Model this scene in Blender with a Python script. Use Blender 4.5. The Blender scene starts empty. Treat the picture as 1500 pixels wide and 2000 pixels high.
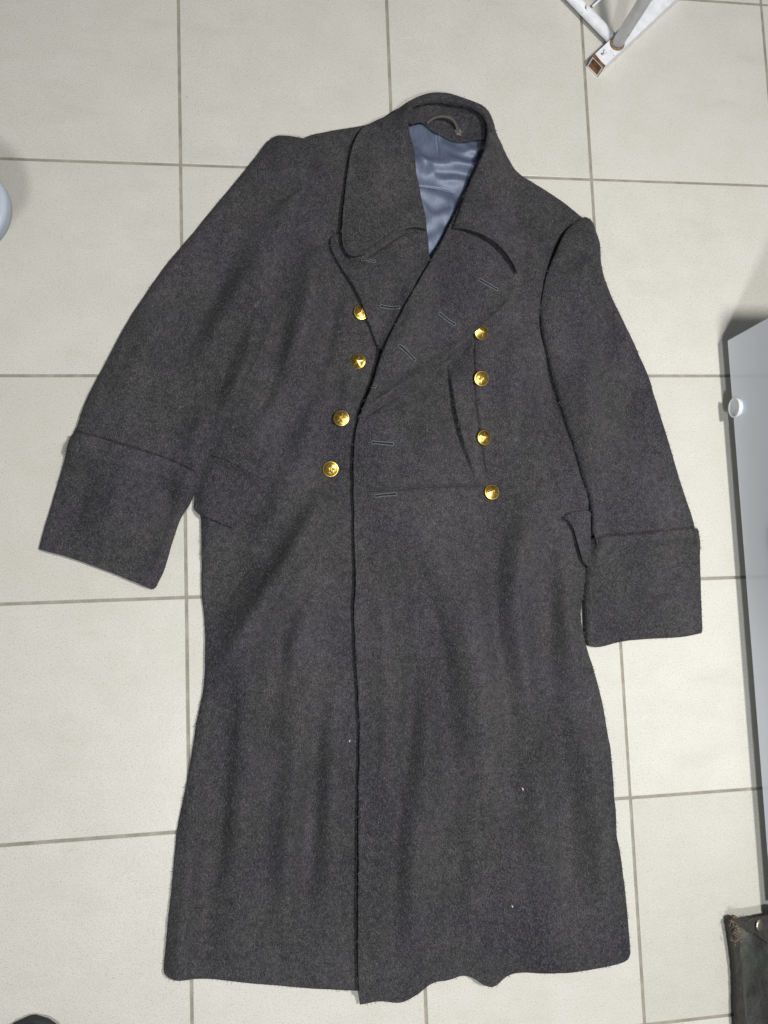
import bpy, bmesh, math, random
import numpy as np
from mathutils import Vector, Matrix, Euler
from mathutils.geometry import delaunay_2d_cdt

scene = bpy.context.scene
COL = scene.collection
rng = np.random.default_rng(7)
random.seed(7)

# ------------------------------------------------------------------ camera
TILE = 0.333
CAM = Vector((1.3666 * TILE, -2.998 * TILE, 3.7188 * TILE))
FOC = 1.6
ROT = (Matrix.Rotation(-0.0366, 3, 'Z') @ Matrix.Rotation(-0.1376, 3, 'Y') @ Matrix.Rotation(0.0997, 3, 'X'))
cam_data = bpy.data.cameras.new('camera')
cam_data.lens = FOC / 2.0 * 36.0
cam_data.sensor_width = 36.0
cam_data.clip_start = 0.01
cam_data.clip_end = 100.0
cam = bpy.data.objects.new('camera', cam_data)
cam.matrix_world = Matrix.Translation(CAM) @ ROT.to_4x4()
COL.objects.link(cam)
scene.camera = cam

# ------------------------------------------------------------------ light
world = bpy.data.worlds.new('World')
scene.world = world
world.use_nodes = True
bg = world.node_tree.nodes['Background']
bg.inputs['Color'].default_value = (0.93, 0.97, 1.0, 1)
bg.inputs['Strength'].default_value = 0.14


def lamp(name, loc, size, power, colour, aim):
    d = bpy.data.lights.new(name, 'AREA')
    d.shape = 'DISK'
    d.size = size
    d.energy = power
    d.color = colour
    o = bpy.data.objects.new(name, d)
    o.location = loc
    o.rotation_euler = (Vector(aim) - Vector(loc)).to_track_quat('-Z', 'Y').to_euler()
    COL.objects.link(o)
    return o


lamp('ceiling_lamp', (1.13, -0.86, 1.95), 0.16, 36.0, (1.0, 0.985, 0.955), (0.95, -1.15, 0.0))
lamp('ceiling_lamp', (0.55, -1.75, 2.20), 0.16, 25.0, (0.96, 0.985, 1.0), (0.55, -1.2, 0.0))

vs = scene.view_settings
vs.view_transform = 'Standard'
vs.look = 'None'
vs.gamma = 1.0
vs.exposure = 0.0
vs.use_curve_mapping = False
scene.cycles.use_denoising = True
scene.cycles.max_bounces = 8

# ------------------------------------------------------------------ helpers


def ray(u, v):
    return ROT @ Vector(((u - 750.0) / 1000.0, -(v - 1000.0) / 1000.0, -FOC))


def at(u, v, z=0.0):
    """point of the place at height z that the photograph shows at pixel u, v"""
    d = ray(u, v)
    t = (z - CAM.z) / d.z
    return CAM + d * t


def atx(u, v, x):
    d = ray(u, v)
    return CAM + d * ((x - CAM.x) / d.x)


RI = np.array(ROT)


def at_np(p, z):
    p = np.asarray(p, float)
    q = np.stack([(p[:, 0] - 750) / 1000, -(p[:, 1] - 1000) / 1000, np.full(len(p), -FOC)], 1) @ RI.T
    t = (z - CAM.z) / q[:, 2]
    return np.array([CAM.x, CAM.y]) + q[:, :2] * t[:, None]


def tag(o, label=None, cat=None, group=None, kind=None):
    if label: o['label'] = label
    if cat: o['category'] = cat
    if group: o['group'] = group
    if kind: o['kind'] = kind
    return o


def empty(name, loc=(0, 0, 0)):
    o = bpy.data.objects.new(name, None)
    o.location = loc
    COL.objects.link(o)
    return o


def link(name, me, mat=None, parent=None, smooth=False):
    if mat is not None and not me.materials:
        me.materials.append(mat)
    if smooth:
        me.polygons.foreach_set('use_smooth', [True] * len(me.polygons))
    o = bpy.data.objects.new(name, me)
    COL.objects.link(o)
    if parent is not None:
        o.parent = parent
        o.matrix_parent_inverse = Matrix.Translation(-parent.location)
    return o


def mesh_py(name, verts, faces):
    me = bpy.data.meshes.new(name)
    me.from_pydata([tuple(v) for v in verts], [], [tuple(f) for f in faces])
    me.update()
    return me


def mesh_bm(name, bm):
    me = bpy.data.meshes.new(name)
    bm.normal_update()
    bm.to_mesh(me)
    bm.free()
    return me


def box_bm(x0, x1, y0, y1, z0, z1, bev=0.0, seg=2):
    bm = bmesh.new()
    bmesh.ops.create_cube(bm, size=1.0)
    for v in bm.verts:
        v.co = Vector(((x0 + x1) / 2 + v.co.x * (x1 - x0), (y0 + y1) / 2 + v.co.y * (y1 - y0), (z0 + z1) / 2 + v.co.z * (z1 - z0)))
    if bev:
        bmesh.ops.bevel(bm, geom=list(bm.edges), offset=bev, segments=seg, profile=0.5, affect='EDGES')
    return bm


def tube_mesh(name, pts, rad, n=16, cap=True):
    pts = [Vector(p) for p in pts]
    rads = rad if hasattr(rad, '__len__') else [rad] * len(pts)
    V, F = [], []
    up = None
    for i, p in enumerate(pts):
        a = pts[max(i - 1, 0)]
        b = pts[min(i + 1, len(pts) - 1)]
        t = (b - a).normalized()
        if up is None:
            up = t.orthogonal().normalized()
        up = (up - t * up.dot(t)).normalized()
        s = t.cross(up)
        for k in range(n):
            an = 2 * math.pi * k / n
            V.append(p + (up * math.cos(an) + s * math.sin(an)) * rads[i])
    for i in range(len(pts) - 1):
        for k in range(n):
            a, b = i * n + k, i * n + (k + 1) % n
            F.append((a, b, b + n, a + n))
    if cap:
        F.append(tuple(range(n - 1, -1, -1)))
        m = (len(pts) - 1) * n
        F.append(tuple(range(m, m + n)))
    return mesh_py(name, V, F)


def lathe_mesh(name, prof, n=40):
    V, F = [], []
    for (r, z) in prof:
        for k in range(n):
            an = 2 * math.pi * k / n
            V.append((r * math.cos(an), r * math.sin(an), z))
    for i in range(len(prof) - 1):
        for k in range(n):
            a, b = i * n + k, i * n + (k + 1) % n
            F.append((a, b, b + n, a + n))
    if prof[0][0] > 1e-6: F.append(tuple(range(n - 1, -1, -1)))
    m = (len(prof) - 1) * n
    F.append(tuple(range(m, m + n)))
    return mesh_py(name, V, F)


# ------------------------------------------------------------------ materials


def new_mat(name):
    m = bpy.data.materials.new(name)
    m.use_nodes = True
    nt = m.node_tree
    return m, nt, nt.nodes['Principled BSDF']


def node(nt, kind, **kw):
    n = nt.nodes.new(kind)
    for k, v in kw.items():
        if k in n.inputs.keys() if hasattr(n.inputs, 'keys') else False:
            n.inputs[k].default_value = v
        else:
            setattr(n, k, v)
    return n


def noise(nt, vec, scale, detail=2.0, rough=0.5):
    n = nt.nodes.new('ShaderNodeTexNoise')
    n.inputs['Scale'].default_value = scale
    n.inputs['Detail'].default_value = detail
    n.inputs['Roughness'].default_value = rough
    nt.links.new(vec, n.inputs['Vector'])
    return n.outputs['Fac']


def ramp(nt, fac, stops):
    n = nt.nodes.new('ShaderNodeValToRGB')
    e = n.color_ramp.elements
    while len(e) < len(stops): e.new(0.5)
    for i, (p, c) in enumerate(stops):
        e[i].position = p
        e[i].color = (*c, 1) if len(c) == 3 else c
    nt.links.new(fac, n.inputs['Fac'])
    return n.outputs['Color']


def mixc(nt, fac, a, b, mode='MIX'):
    n = nt.nodes.new('ShaderNodeMix')
    n.data_type = 'RGBA'
    n.blend_type = mode
    for s, i in ((fac, 0), (a, 6), (b, 7)):
        if isinstance(s, (int, float)): n.inputs[i].default_value = s
        elif isinstance(s, tuple): n.inputs[i].default_value = (*s, 1)
        else: nt.links.new(s, n.inputs[i])
    return n.outputs[2]


def mapping(nt, vec, scale=(1, 1, 1), rot=(0, 0, 0)):
    n = nt.nodes.new('ShaderNodeMapping')
    n.inputs['Scale'].default_value = scale
    n.inputs['Rotation'].default_value = rot
    nt.links.new(vec, n.inputs['Vector'])
    return n.outputs['Vector']


def coords(nt):
    n = nt.nodes.new('ShaderNodeNewGeometry')
    return n.outputs['Position']


def bump(nt, h, bsdf, strength=0.5, dist=0.001):
    n = nt.nodes.new('ShaderNodeBump')
    n.inputs['Strength'].default_value = strength
    n.inputs['Distance'].default_value = dist
    nt.links.new(h, n.inputs['Height'])
    nt.links.new(n.outputs['Normal'], bsdf.inputs['Normal'])


def math2(nt, op, a, b):
    n = nt.nodes.new('ShaderNodeMath')
    n.operation = op
    for i, s in enumerate((a, b)):
        if isinstance(s, (int, float)): n.inputs[i].default_value = s
        else: nt.links.new(s, n.inputs[i])
    return n.outputs[0]


def mat_wool():
    m, nt, b = new_mat('grey_wool')
    P = coords(nt)
    # several directions of short fibre
    fib = None
    for k, (rz, sc) in enumerate(((0.3, 1.0), (1.35, 1.1), (2.4, 0.9))):
        v = mapping(nt, P, (900 * sc, 210 * sc, 500), (0, 0, rz))
        f = noise(nt, v, 1.0, 1.0, 0.5)
        fib = f if fib is None else math2(nt, 'MAXIMUM', fib, f)
    felt = noise(nt, P, 520, 3.0, 0.65)
    mott = noise(nt, P, 95, 3.0, 0.6)
    blot = noise(nt, P, 9.0, 3.0, 0.55)
    base = ramp(nt, felt, [(0.30, (0.0190, 0.0182, 0.0198)), (0.52, (0.0400, 0.0384, 0.0409)), (0.74, (0.090, 0.0865, 0.0895))])
    mcol = ramp(nt, mott, [(0.30, (0.72, 0.72, 0.74)), (0.70, (1.24, 1.24, 1.22))])
    c = mixc(nt, 1.0, base, mcol, 'MULTIPLY')
    hue = ramp(nt, blot, [(0.36, (0.98, 0.955, 1.07)), (0.64, (1.02, 1.015, 0.975))])
    c = mixc(nt, 1.0, c, hue, 'MULTIPLY')
    patch = noise(nt, mapping(nt, P, (1.0, 0.42, 1.0), (0, 0, 0.12)), 10.0, 5.0, 0.62)   # brushed nap, plus the coat's missing light-dark variation put into colour
    c = mixc(nt, 1.0, c, ramp(nt, patch, [(0.32, (0.70, 0.695, 0.725)), (0.50, (0.99, 0.99, 0.99)), (0.70, (1.34, 1.33, 1.29))]), 'MULTIPLY')
    ff = ramp(nt, fib, [(0.62, (0, 0, 0)), (0.80, (1, 1, 1))])
    c = mixc(nt, math2(nt, 'MULTIPLY', ff, 0.42), c, (0.20, 0.195, 0.195))
    nt.links.new(c, b.inputs['Base Color'])
    b.inputs['Roughness'].default_value = 0.95
    b.inputs['Specular IOR Level'].default_value = 0.12
    b.inputs['Sheen Weight'].default_value = 0.04
    b.inputs['Sheen Roughness'].default_value = 0.6
    b.inputs['Sheen Tint'].default_value = (0.8, 0.8, 0.82, 1)
    h = math2(nt, 'ADD', math2(nt, 'MULTIPLY', felt, 0.7), math2(nt, 'ADD', math2(nt, 'MULTIPLY', fib, 0.5), math2(nt, 'MULTIPLY', mott, 0.8)))
    bump(nt, h, b, 0.7, 0.0014)
    return m


def mat_plain(name, col, rough=0.6, metal=0.0, spec=0.5, var=0.0, vscale=60.0, bump_s=0.0, bscale=300.0, coat=0.0):
    m, nt, b = new_mat(name)
    b.inputs['Base Color'].default_value = (*col, 1)
    b.inputs['Roughness'].default_value = rough
    b.inputs['Metallic'].default_value = metal
    b.inputs['Specular IOR Level'].default_value = spec
    b.inputs['Coat Weight'].default_value = coat
    P = coords(nt)
    if var:
        n = noise(nt, P, vscale, 4.0, 0.6)
        c = ramp(nt, n, [(0.3, tuple(x * (1 - var) for x in col)), (0.7, tuple(min(1, x * (1 + var)) for x in col))])
        nt.links.new(c, b.inputs['Base Color'])
    if bump_s:
        bump(nt, noise(nt, P, bscale, 3.0, 0.6), b, bump_s, 0.001)
    return m


def mat_tile():
    m, nt, b = new_mat('speckled_porcelain')
    P = coords(nt)
    info = nt.nodes.new('ShaderNodeObjectInfo')
    base = ramp(nt, info.outputs['Random'], [(0.0, (0.550, 0.535, 0.480)), (1.0, (0.615, 0.600, 0.547))])
    cloud = noise(nt, P, 14, 4.0, 0.6)
    c = mixc(nt, 1.0, base, ramp(nt, cloud, [(0.3, (0.96, 0.957, 0.945)), (0.7, (1.025, 1.025, 1.03))]), 'MULTIPLY')
    grain = noise(nt, P, 620, 2.5, 0.65)
    c = mixc(nt, 1.0, c, ramp(nt, grain, [(0.32, (0.80, 0.80, 0.78)), (0.56, (1.03, 1.03, 1.03))]), 'MULTIPLY')
    sp = noise(nt, P, 430, 1.0, 0.4)
    f = ramp(nt, sp, [(0.29, (1, 1, 1)), (0.35, (0, 0, 0))])
    c = mixc(nt, math2(nt, 'MULTIPLY', f, 0.42), c, (0.26, 0.25, 0.21))
    vo = nt.nodes.new('ShaderNodeTexVoronoi')
    vo.inputs['Scale'].default_value = 26.0
    nt.links.new(P, vo.inputs['Vector'])
    sepc = nt.nodes.new('ShaderNodeSeparateColor')
    nt.links.new(vo.outputs['Color'], sepc.inputs[0])
    dot = math2(nt, 'MULTIPLY', math2(nt, 'LESS_THAN', vo.outputs['Distance'], 0.024), math2(nt, 'GREATER_THAN', sepc.outputs[0], 0.90))
    c = mixc(nt, math2(nt, 'MULTIPLY', dot, 0.8), c, (0.10, 0.09, 0.075))
    scuff = noise(nt, mapping(nt, P, (3, 9, 3), (0, 0, 0.6)), 2.2, 5.0, 0.6)
    c = mixc(nt, math2(nt, 'MULTIPLY', ramp(nt, scuff, [(0.55, (0, 0, 0)), (0.78, (1, 1, 1))]), 0.20), c, (0.36, 0.34, 0.27))
    nt.links.new(c, b.inputs['Base Color'])
    r = ramp(nt, noise(nt, P, 30, 4.0, 0.6), [(0.3, (0.28, 0.28, 0.28)), (0.7, (0.44, 0.44, 0.44))])
    nt.links.new(r, b.inputs['Roughness'])
    b.inputs['Specular IOR Level'].default_value = 0.42
    bump(nt, math2(nt, 'ADD', grain, math2(nt, 'MULTIPLY', noise(nt, P, 160, 2.0, 0.5), 1.5)), b, 0.16, 0.0006)
    return m


def mat_satin():
    m, nt, b = new_mat('blue_grey_satin')
    P = coords(nt)
    thr = noise(nt, mapping(nt, P, (1500, 90, 300), (0, 0, 0.05)), 1.0, 2.0, 0.6)
    c = ramp(nt, thr, [(0.3, (0.080, 0.101, 0.160)), (0.7, (0.140, 0.168, 0.245))])
    st = noise(nt, P, 24, 4.0, 0.6)
    c = mixc(nt, 1.0, c, ramp(nt, st, [(0.3, (0.86, 0.86, 0.87)), (0.7, (1.12, 1.12, 1.10))]), 'MULTIPLY')
    nt.links.new(c, b.inputs['Base Color'])
    b.inputs['Roughness'].default_value = 0.52
    b.inputs['Metallic'].default_value = 0.22
    b.inputs['Anisotropic'].default_value = 0.6
    b.inputs['Specular IOR Level'].default_value = 0.6
    bump(nt, thr, b, 0.25, 0.0006)
    return m


def mat_gold(name='polished_brass', k=1.0, rough=0.24):
    m, nt, b = new_mat(name)
    P = coords(nt)
    n = noise(nt, P, 350, 3.0, 0.6)
    c = ramp(nt, n, [(0.3, (0.74 * k, 0.47 * k, 0.09 * k)), (0.6, (0.93 * k, 0.64 * k, 0.17 * k)), (0.8, (0.96 * k, 0.72 * k, 0.27 * k))])
    nt.links.new(c, b.inputs['Base Color'])
    b.inputs['Metallic'].default_value = 1.0
    b.inputs['Roughness'].default_value = rough
    return m


def mat_chipped():
    m, nt, b = new_mat('chipped_white_enamel')
    P = coords(nt)
    n = noise(nt, P, 30, 6.0, 0.68)
    f = ramp(nt, n, [(0.635, (0, 0, 0)), (0.645, (1, 1, 1))])
    dirt = ramp(nt, noise(nt, P, 90, 4.0, 0.6), [(0.35, (0.72, 0.73, 0.77)), (0.65, (0.84, 0.85, 0.89))])
    rust = ramp(nt, noise(nt, P, 220, 3.0, 0.6), [(0.3, (0.10, 0.085, 0.06)), (0.7, (0.30, 0.26, 0.20))])
    c = mixc(nt, f, dirt, rust)
    nt.links.new(c, b.inputs['Base Color'])
    b.inputs['Roughness'].default_value = 0.32
    inv = math2(nt, 'SUBTRACT', 1.0, f)
    bump(nt, inv, b, 0.5, 0.0008)
    return m


def mat_rust():
    m, nt, b = new_mat('rusty_steel')
    P = coords(nt)
    n = noise(nt, P, 140, 5.0, 0.7)
    c = ramp(nt, n, [(0.25, (0.05, 0.022, 0.012)), (0.55, (0.20, 0.085, 0.038)), (0.8, (0.36, 0.17, 0.08))])
    nt.links.new(c, b.inputs['Base Color'])
    b.inputs['Roughness'].default_value = 0.75
    bump(nt, n, b, 0.6, 0.001)
    return m


def mat_leather():
    m, nt, b = new_mat('worn_olive_leather')
    P = coords(nt)
    n = noise(nt, mapping(nt, P, (1, 0.45, 1), (0, 0, 0.4)), 22, 6.0, 0.65)
    c = ramp(nt, n, [(0.40, (0.012, 0.0125, 0.010)), (0.52, (0.028, 0.030, 0.023)), (0.61, (0.060, 0.066, 0.046)), (0.74, (0.12, 0.13, 0.095))])
    nt.links.new(c, b.inputs['Base Color'])
    r = ramp(nt, n, [(0.3, (0.35, 0.35, 0.35)), (0.7, (0.7, 0.7, 0.7))])
    nt.links.new(r, b.inputs['Roughness'])
    bump(nt, noise(nt, P, 260, 5.0, 0.7), b, 0.5, 0.0012)
    return m


WOOL = mat_wool()
TILEM = mat_tile()
SATIN = mat_satin()
GOLD = mat_gold(rough=0.34)
GOLD_FIELD = mat_gold('darkened_brass', 0.56, 0.30)  # button field: recessed brass plus its dark reflection put into the colour
GROUT = mat_plain('grey_grout', (0.285, 0.268, 0.220), 0.9, var=0.24, vscale=38, bump_s=0.6, bscale=500)
THREAD = mat_plain('slate_thread', (0.108, 0.117, 0.128), 0.8, var=0.25, vscale=900)
DARKSLIT = mat_plain('slit_shade', (0.012, 0.012, 0.014), 0.95)  # near-black sheet: the shade inside slit and eye put into the colour
TAPE = mat_plain('brown_grey_tape', (0.075, 0.070, 0.064), 0.8, var=0.3, vscale=500, bump_s=0.5, bscale=900)
FIBRE = mat_plain('pale_wool_fibre', (0.105, 0.102, 0.101), 0.9, spec=0.1)
LINT = mat_plain('white_lint', (0.62, 0.62, 0.60), 0.9)
WHITE = mat_plain('white_gloss_lacquer', (0.78, 0.83, 0.93), 0.12, spec=0.5, coat=0.3, var=0.02, vscale=5)
DARKBASE = mat_plain('dark_plinth', (0.05, 0.048, 0.045), 0.7)
KNOB = mat_plain('white_knob_plastic', (0.72, 0.73, 0.75), 0.10, coat=0.5)
CHIPPED = mat_chipped()
RUST = mat_rust()
LEATHER = mat_leather()
DARKLEATHER = mat_plain('dark_edge_leather', (0.022, 0.020, 0.017), 0.7, var=0.4, vscale=90, bump_s=0.7, bscale=400)
FRAY = mat_plain('frayed_leather_fibre', (0.16, 0.125, 0.085), 0.95, var=0.4, vscale=400)
NICKEL = mat_plain('dull_nickel', (0.62, 0.58, 0.46), 0.34, metal=1.0, var=0.2, vscale=300)
SEAT = mat_plain('blue_grey_plastic', (0.36, 0.40, 0.46), 0.30, var=0.06, vscale=40, bump_s=0.15, bscale=500)
STEEL = mat_plain('dull_steel', (0.45, 0.45, 0.46), 0.35, metal=1.0)
SHOE = mat_plain('navy_suede', (0.016, 0.024, 0.036), 0.75, var=0.3, vscale=200, bump_s=0.4, bscale=700)
SOLE = mat_plain('dark_rubber', (0.022, 0.024, 0.028), 0.8)

# ------------------------------------------------------------------ floor
floor = link('floor', mesh_bm('floor', box_bm(-2.4 * TILE, 7.4 * TILE, -8.4 * TILE, 2.4 * TILE, -0.03, -0.0016)), GROUT)
tag(floor, kind='structure')
G = 0.0043
tb = box_bm(-TILE / 2 + G / 2, TILE / 2 - G / 2, -TILE / 2 + G / 2, TILE / 2 - G / 2, -0.012, 0.0)
bmesh.ops.bevel(tb, geom=[e for e in tb.edges if all(v.co.z > -0.001 for v in e.verts)], offset=0.0011, segments=2, profile=0.5, affect='EDGES')
tile_me = mesh_bm('tile', tb)
tile_me.materials.append(TILEM)
for i in range(-2, 7):
    for j in range(-2, 8):
        t = link('tile', tile_me, None, floor)
        t.location = ((i + 0.5) * TILE, -(j + 0.5) * TILE + random.uniform(-3e-4, 3e-4), random.uniform(-2e-4, 2e-4))
        t.rotation_euler = (random.uniform(-4e-4, 4e-4), random.uniform(-4e-4, 4e-4), random.uniform(-6e-4, 6e-4) + (math.pi if random.random() < .5 else 0))

# ------------------------------------------------------------------ draped cloth
# a raster of the height of what has been laid down so far
RX0, RY0, RS = -0.25, -1.75, 0.002
NX, NY = 850, 900
TOP = np.zeros((NY, NX))
gx = RX0 + (np.arange(NX) + 0.5) * RS
gy = RY0 + (np.arange(NY) + 0.5) * RS
GX, GY = np.meshgrid(gx, gy)


def box_blur(a, r):
    if r < 1: return a
    for ax in (0, 1):
        c = np.cumsum(np.pad(a, [(r + 1, r) if k == ax else (0, 0) for k in (0, 1)], mode='edge'), axis=ax)
        n = a.shape[ax]
        hi = np.take(c, np.arange(2 * r + 1, 2 * r + 1 + n), axis=ax)
        lo = np.take(c, np.arange(0, n), axis=ax)
        a = (hi - lo) / (2 * r + 1)
    return a


def blur(a, r):
    for _ in range(3): a = box_blur(a, r)
    return a


def dilate(a, r):
    for ax in (0, 1):
        b = a
        s = 1
        left = r
        while left > 0:
            s_ = min(s, left)
            b = np.maximum(b, np.maximum(np.roll(b, s_, ax), np.roll(b, -s_, ax)))
            left -= s_
            s *= 2
        a = b
    return a


def sample(a, xy):
    fx = np.clip((xy[:, 0] - RX0) / RS - 0.5, 0, NX - 1.001)
    fy = np.clip((xy[:, 1] - RY0) / RS - 0.5, 0, NY - 1.001)
    ix, iy = fx.astype(int), fy.astype(int)
    dx, dy = fx - ix, fy - iy
    return (a[iy, ix] * (1 - dx) * (1 - dy) + a[iy, ix + 1] * dx * (1 - dy) + a[iy + 1, ix] * (1 - dx) * dy + a[iy + 1, ix + 1] * dx * dy)


def inside(poly, xy):
    x, y = xy[:, 0], xy[:, 1]
    r = np.zeros(len(xy), bool)
    n = len(poly)
    for i in range(n):
        x0, y0 = poly[i]
        x1, y1 = poly[(i + 1) % n]
        if y0 == y1: continue
        c = ((y0 > y) != (y1 > y)) & (x < (x1 - x0) * (y - y0) / (y1 - y0) + x0)
        r ^= c
    return r


def seg_dist(xy, A, B, signed=False):
    """distance of each point to the nearest of the segments A-B (and the sign of the side)"""
    best = np.full(len(xy), 1e9)
    sg = np.zeros(len(xy))
    par = np.zeros(len(xy))
    L = np.linalg.norm(B - A, axis=1)
    cum = np.concatenate([[0], np.cumsum(L)])
    for k in range(len(A)):
        d = B[k] - A[k]
        l2 = max(d @ d, 1e-14)
        w = xy - A[k]
        t = np.clip((w @ d) / l2, 0, 1)
        q = w - t[:, None] * d
        dd = np.einsum('ij,ij->i', q, q)
        m = dd < best
        best[m] = dd[m]
        if signed:
            sg[m] = np.sign(d[0] * w[m, 1] - d[1] * w[m, 0])
            par[m] = (cum[k] + t[m] * L[k])
    best = np.sqrt(best)
    if signed:
        return best, sg, par / max(cum[-1], 1e-9)
    return best


def spline(pts, step, closed=False):
    """centripetal-ish Catmull-Rom through pts sampled about every step"""
    pts = np.asarray(pts, float)
    n = len(pts)
    out = []
    for i in range(n - 1):
        p1, p2 = pts[i], pts[i + 1]
        p0 = pts[i - 1] if i > 0 else 2 * p1 - p2
        p3 = pts[i + 2] if i + 2 < n else 2 * p2 - p1
        l = np.linalg.norm(p2 - p1)
        m = max(1, int(math.ceil(l / step)))
        # tangents limited by the chord so that close points do not overshoot
        t1 = (p2 - p0) / max(np.linalg.norm(p2 - p0), 1e-9) * l
        t2 = (p3 - p1) / max(np.linalg.norm(p3 - p1), 1e-9) * l
        for k in range(m):
            s = k / m
            h00, h10 = 2 * s**3 - 3 * s**2 + 1, s**3 - 2 * s**2 + s
            h01, h11 = -2 * s**3 + 3 * s**2, s**3 - s**2
            out.append(h00 * p1 + h10 * t1 + h01 * p2 + h11 * t2)
    out.append(pts[-1])
    return np.array(out)


def smooth_noise(seed, cell, amp):
    r = np.random.default_rng(seed)
    a = blur(r.standard_normal((NY, NX)), max(1, int(cell / RS / 2)))
    return a / a.std() * amp


UNEVEN = smooth_noise(3, 0.055, 1.0)
UNEVEN2 = smooth_noise(11, 0.018, 1.0)
WAVER = smooth_noise(23, 0.012, 1.0)
PANELS = []
FOLD = 3.7


def cloth(name, segs, zref, mat, parent, t=0.004, gap=0.0012, puff=0.0, pr=0.02, support_blur=0.012, dil=0.006,
          folds=(), creases=(), steps=(), uneven=0.0012, uneven2=0.0004, lift=0.0, lift_w=0.02, edge_r=0.0022, spacing=0.006,
          extra=None, fibres=1.0, base=None, ground=0.0, zedge=None):
    """A sheet of cloth with real thickness laid over what is there.
    segs: list of (kind, pixel points); kind 's' a side fold that closes on the layer below, 'o' a free cut edge, 'h' hidden edge.
    Consecutive runs share end points; every run end is a corner."""
    global TOP
    runs = []
    for k, pts in segs:
        w = at_np(pts, zref if zedge is None else zedge)
        runs.append((k, spline(w, 0.0035)))
    loop, kinds = [], []
    for k, r in runs:
        for p in r[:-1]:
            loop.append(p)
            kinds.append(k)
    loop = np.array(loop)
    keep = [i for i in range(len(loop)) if np.linalg.norm(loop[i] - loop[i - 1]) > 2e-4]
    loop = loop[keep]
    kinds = [kinds[i] for i in keep]
    # slight waver of the cut edge
    loop = loop + np.stack([sample(WAVER, loop), sample(WAVER, loop[:, ::-1])], 1) * 0.00022
    n = len(loop)
    A, B = loop, np.roll(loop, -1, 0)
    area = 0.5 * np.sum(A[:, 0] * B[:, 1] - A[:, 1] * B[:, 0])
    if area < 0:
        loop = loop[::-1].copy()
        kinds = [kinds[(n - 2 - i) % n] for i in range(n)]
        A, B = loop, np.roll(loop, -1, 0)
    kinds = np.array(kinds)
    # interior points: offset rings, grid, rows along creases
    tn = np.roll(loop, -1, 0) - np.roll(loop, 1, 0)
    tn /= np.linalg.norm(tn, axis=1)[:, None] + 1e-12
    nrm = np.stack([-tn[:, 1], tn[:, 0]], 1)
    pts = []
    rings = [0.0005, 0.0012, 0.0023, 0.0042] + ([0.007, 0.011, 0.016] if puff else [])
    for d in rings:
        q = loop + nrm * d
        m = inside(loop, q)
        q = q[m]
        dd = seg_dist(q, A, B)
        pts.append(q[dd > d * 0.9])
    lo, hi = loop.min(0), loop.max(0)
    xs = np.arange(lo[0], hi[0], spacing)
    ys = np.arange(lo[1], hi[1], spacing * 0.866)
    g = np.array([(x + (spacing / 2 if j % 2 else 0), y) for j, y in enumerate(ys) for x in xs])
    g += rng.uniform(-1, 1, g.shape) * spacing * 0.12
    g = g[inside(loop, g)]
    dg = seg_dist(g, A, B)
    g = g[dg > max(rings) + 0.003]
    lines = []
    for c in list(creases) + list(steps):
        w = spline(at_np(c['p'], zref), 0.003)
        lines.append(w)
        wt = np.gradient(w, axis=0)
        wt /= np.linalg.norm(wt, axis=1)[:, None] + 1e-12
        wn = np.stack([-wt[:, 1], wt[:, 0]], 1)
        for o in ((0, .0009, -.0009, .002, -.002, .0035, -.0035)):
            q = w + wn * o
            m = inside(loop, q)
            q = q[m]
            if len(q):
                q = q[seg_dist(q, A, B) > 0.0045]
                pts.append(q)
        dl = seg_dist(g, w[:-1], w[1:])
        g = g[dl > 0.005]
    pts.append(g)
    allp = np.vstack([loop] + pts)
    S = 100.0
    vin = [Vector((p[0] * S, p[1] * S)) for p in allp]
    res = delaunay_2d_cdt(vin, [], [list(range(n))], 1, 1e-3, False)
    xy = np.array([(v.x, v.y) for v in res[0]]) / S
    tris = np.array([f for f in res[2] if len(f) == 3])
    tris = tris[inside(loop, xy[tris].mean(1))]
    a, b, c = xy[tris[:, 0]], xy[tris[:, 1]], xy[tris[:, 2]]
    ar = (b[:, 0] - a[:, 0]) * (c[:, 1] - a[:, 1]) - (b[:, 1] - a[:, 1]) * (c[:, 0] - a[:, 0])
    tris[ar < 0] = tris[ar < 0][:, ::-1]
    # height
    d_all = seg_dist(xy, A, B)
    sm = kinds == 's'
    d_s = seg_dist(xy, A[sm], B[sm]) if sm.any() else np.full(len(xy), 1.0)
    om = kinds == 'o'
    d_o = seg_dist(xy, A[om], B[om]) if om.any() else np.full(len(xy), 1.0)
    if base is None:
        sup = blur(dilate(TOP, int(dil / RS)), max(1, int(support_blur / RS / 2)))
        sup = np.maximum(sup, TOP)
        sup2 = np.maximum(blur(dilate(TOP, 1), 2), TOP)   # cut edges lie closer to the layer below
        k_o = np.clip(d_o / 0.022, 0, 1)
        k_o = k_o * k_o * (3 - 2 * k_o)
        z0 = sample(sup, xy) * k_o + sample(sup2, xy) * (1 - k_o)
    else:
        z0 = base(xy)
    if ground:   # a tube lying on the floor: its sides come down to the tiles
        q = np.clip(1 - d_s / ground, 0, 1)
        z0 = z0 * np.sqrt(np.clip(1 - q * q, 0, 1))
    z = z0 + gap + t
    if puff:
        q = np.clip(1 - d_s / pr, 0, 1)
        z = z + puff * np.sqrt(np.clip(1 - q * q, 0, 1))
    fade = np.clip(d_s / 0.02, 0, 1) if sm.any() else np.ones(len(xy))
    z = z + fade * (sample(UNEVEN, xy) * uneven + sample(UNEVEN2, xy) * uneven2)
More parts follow.
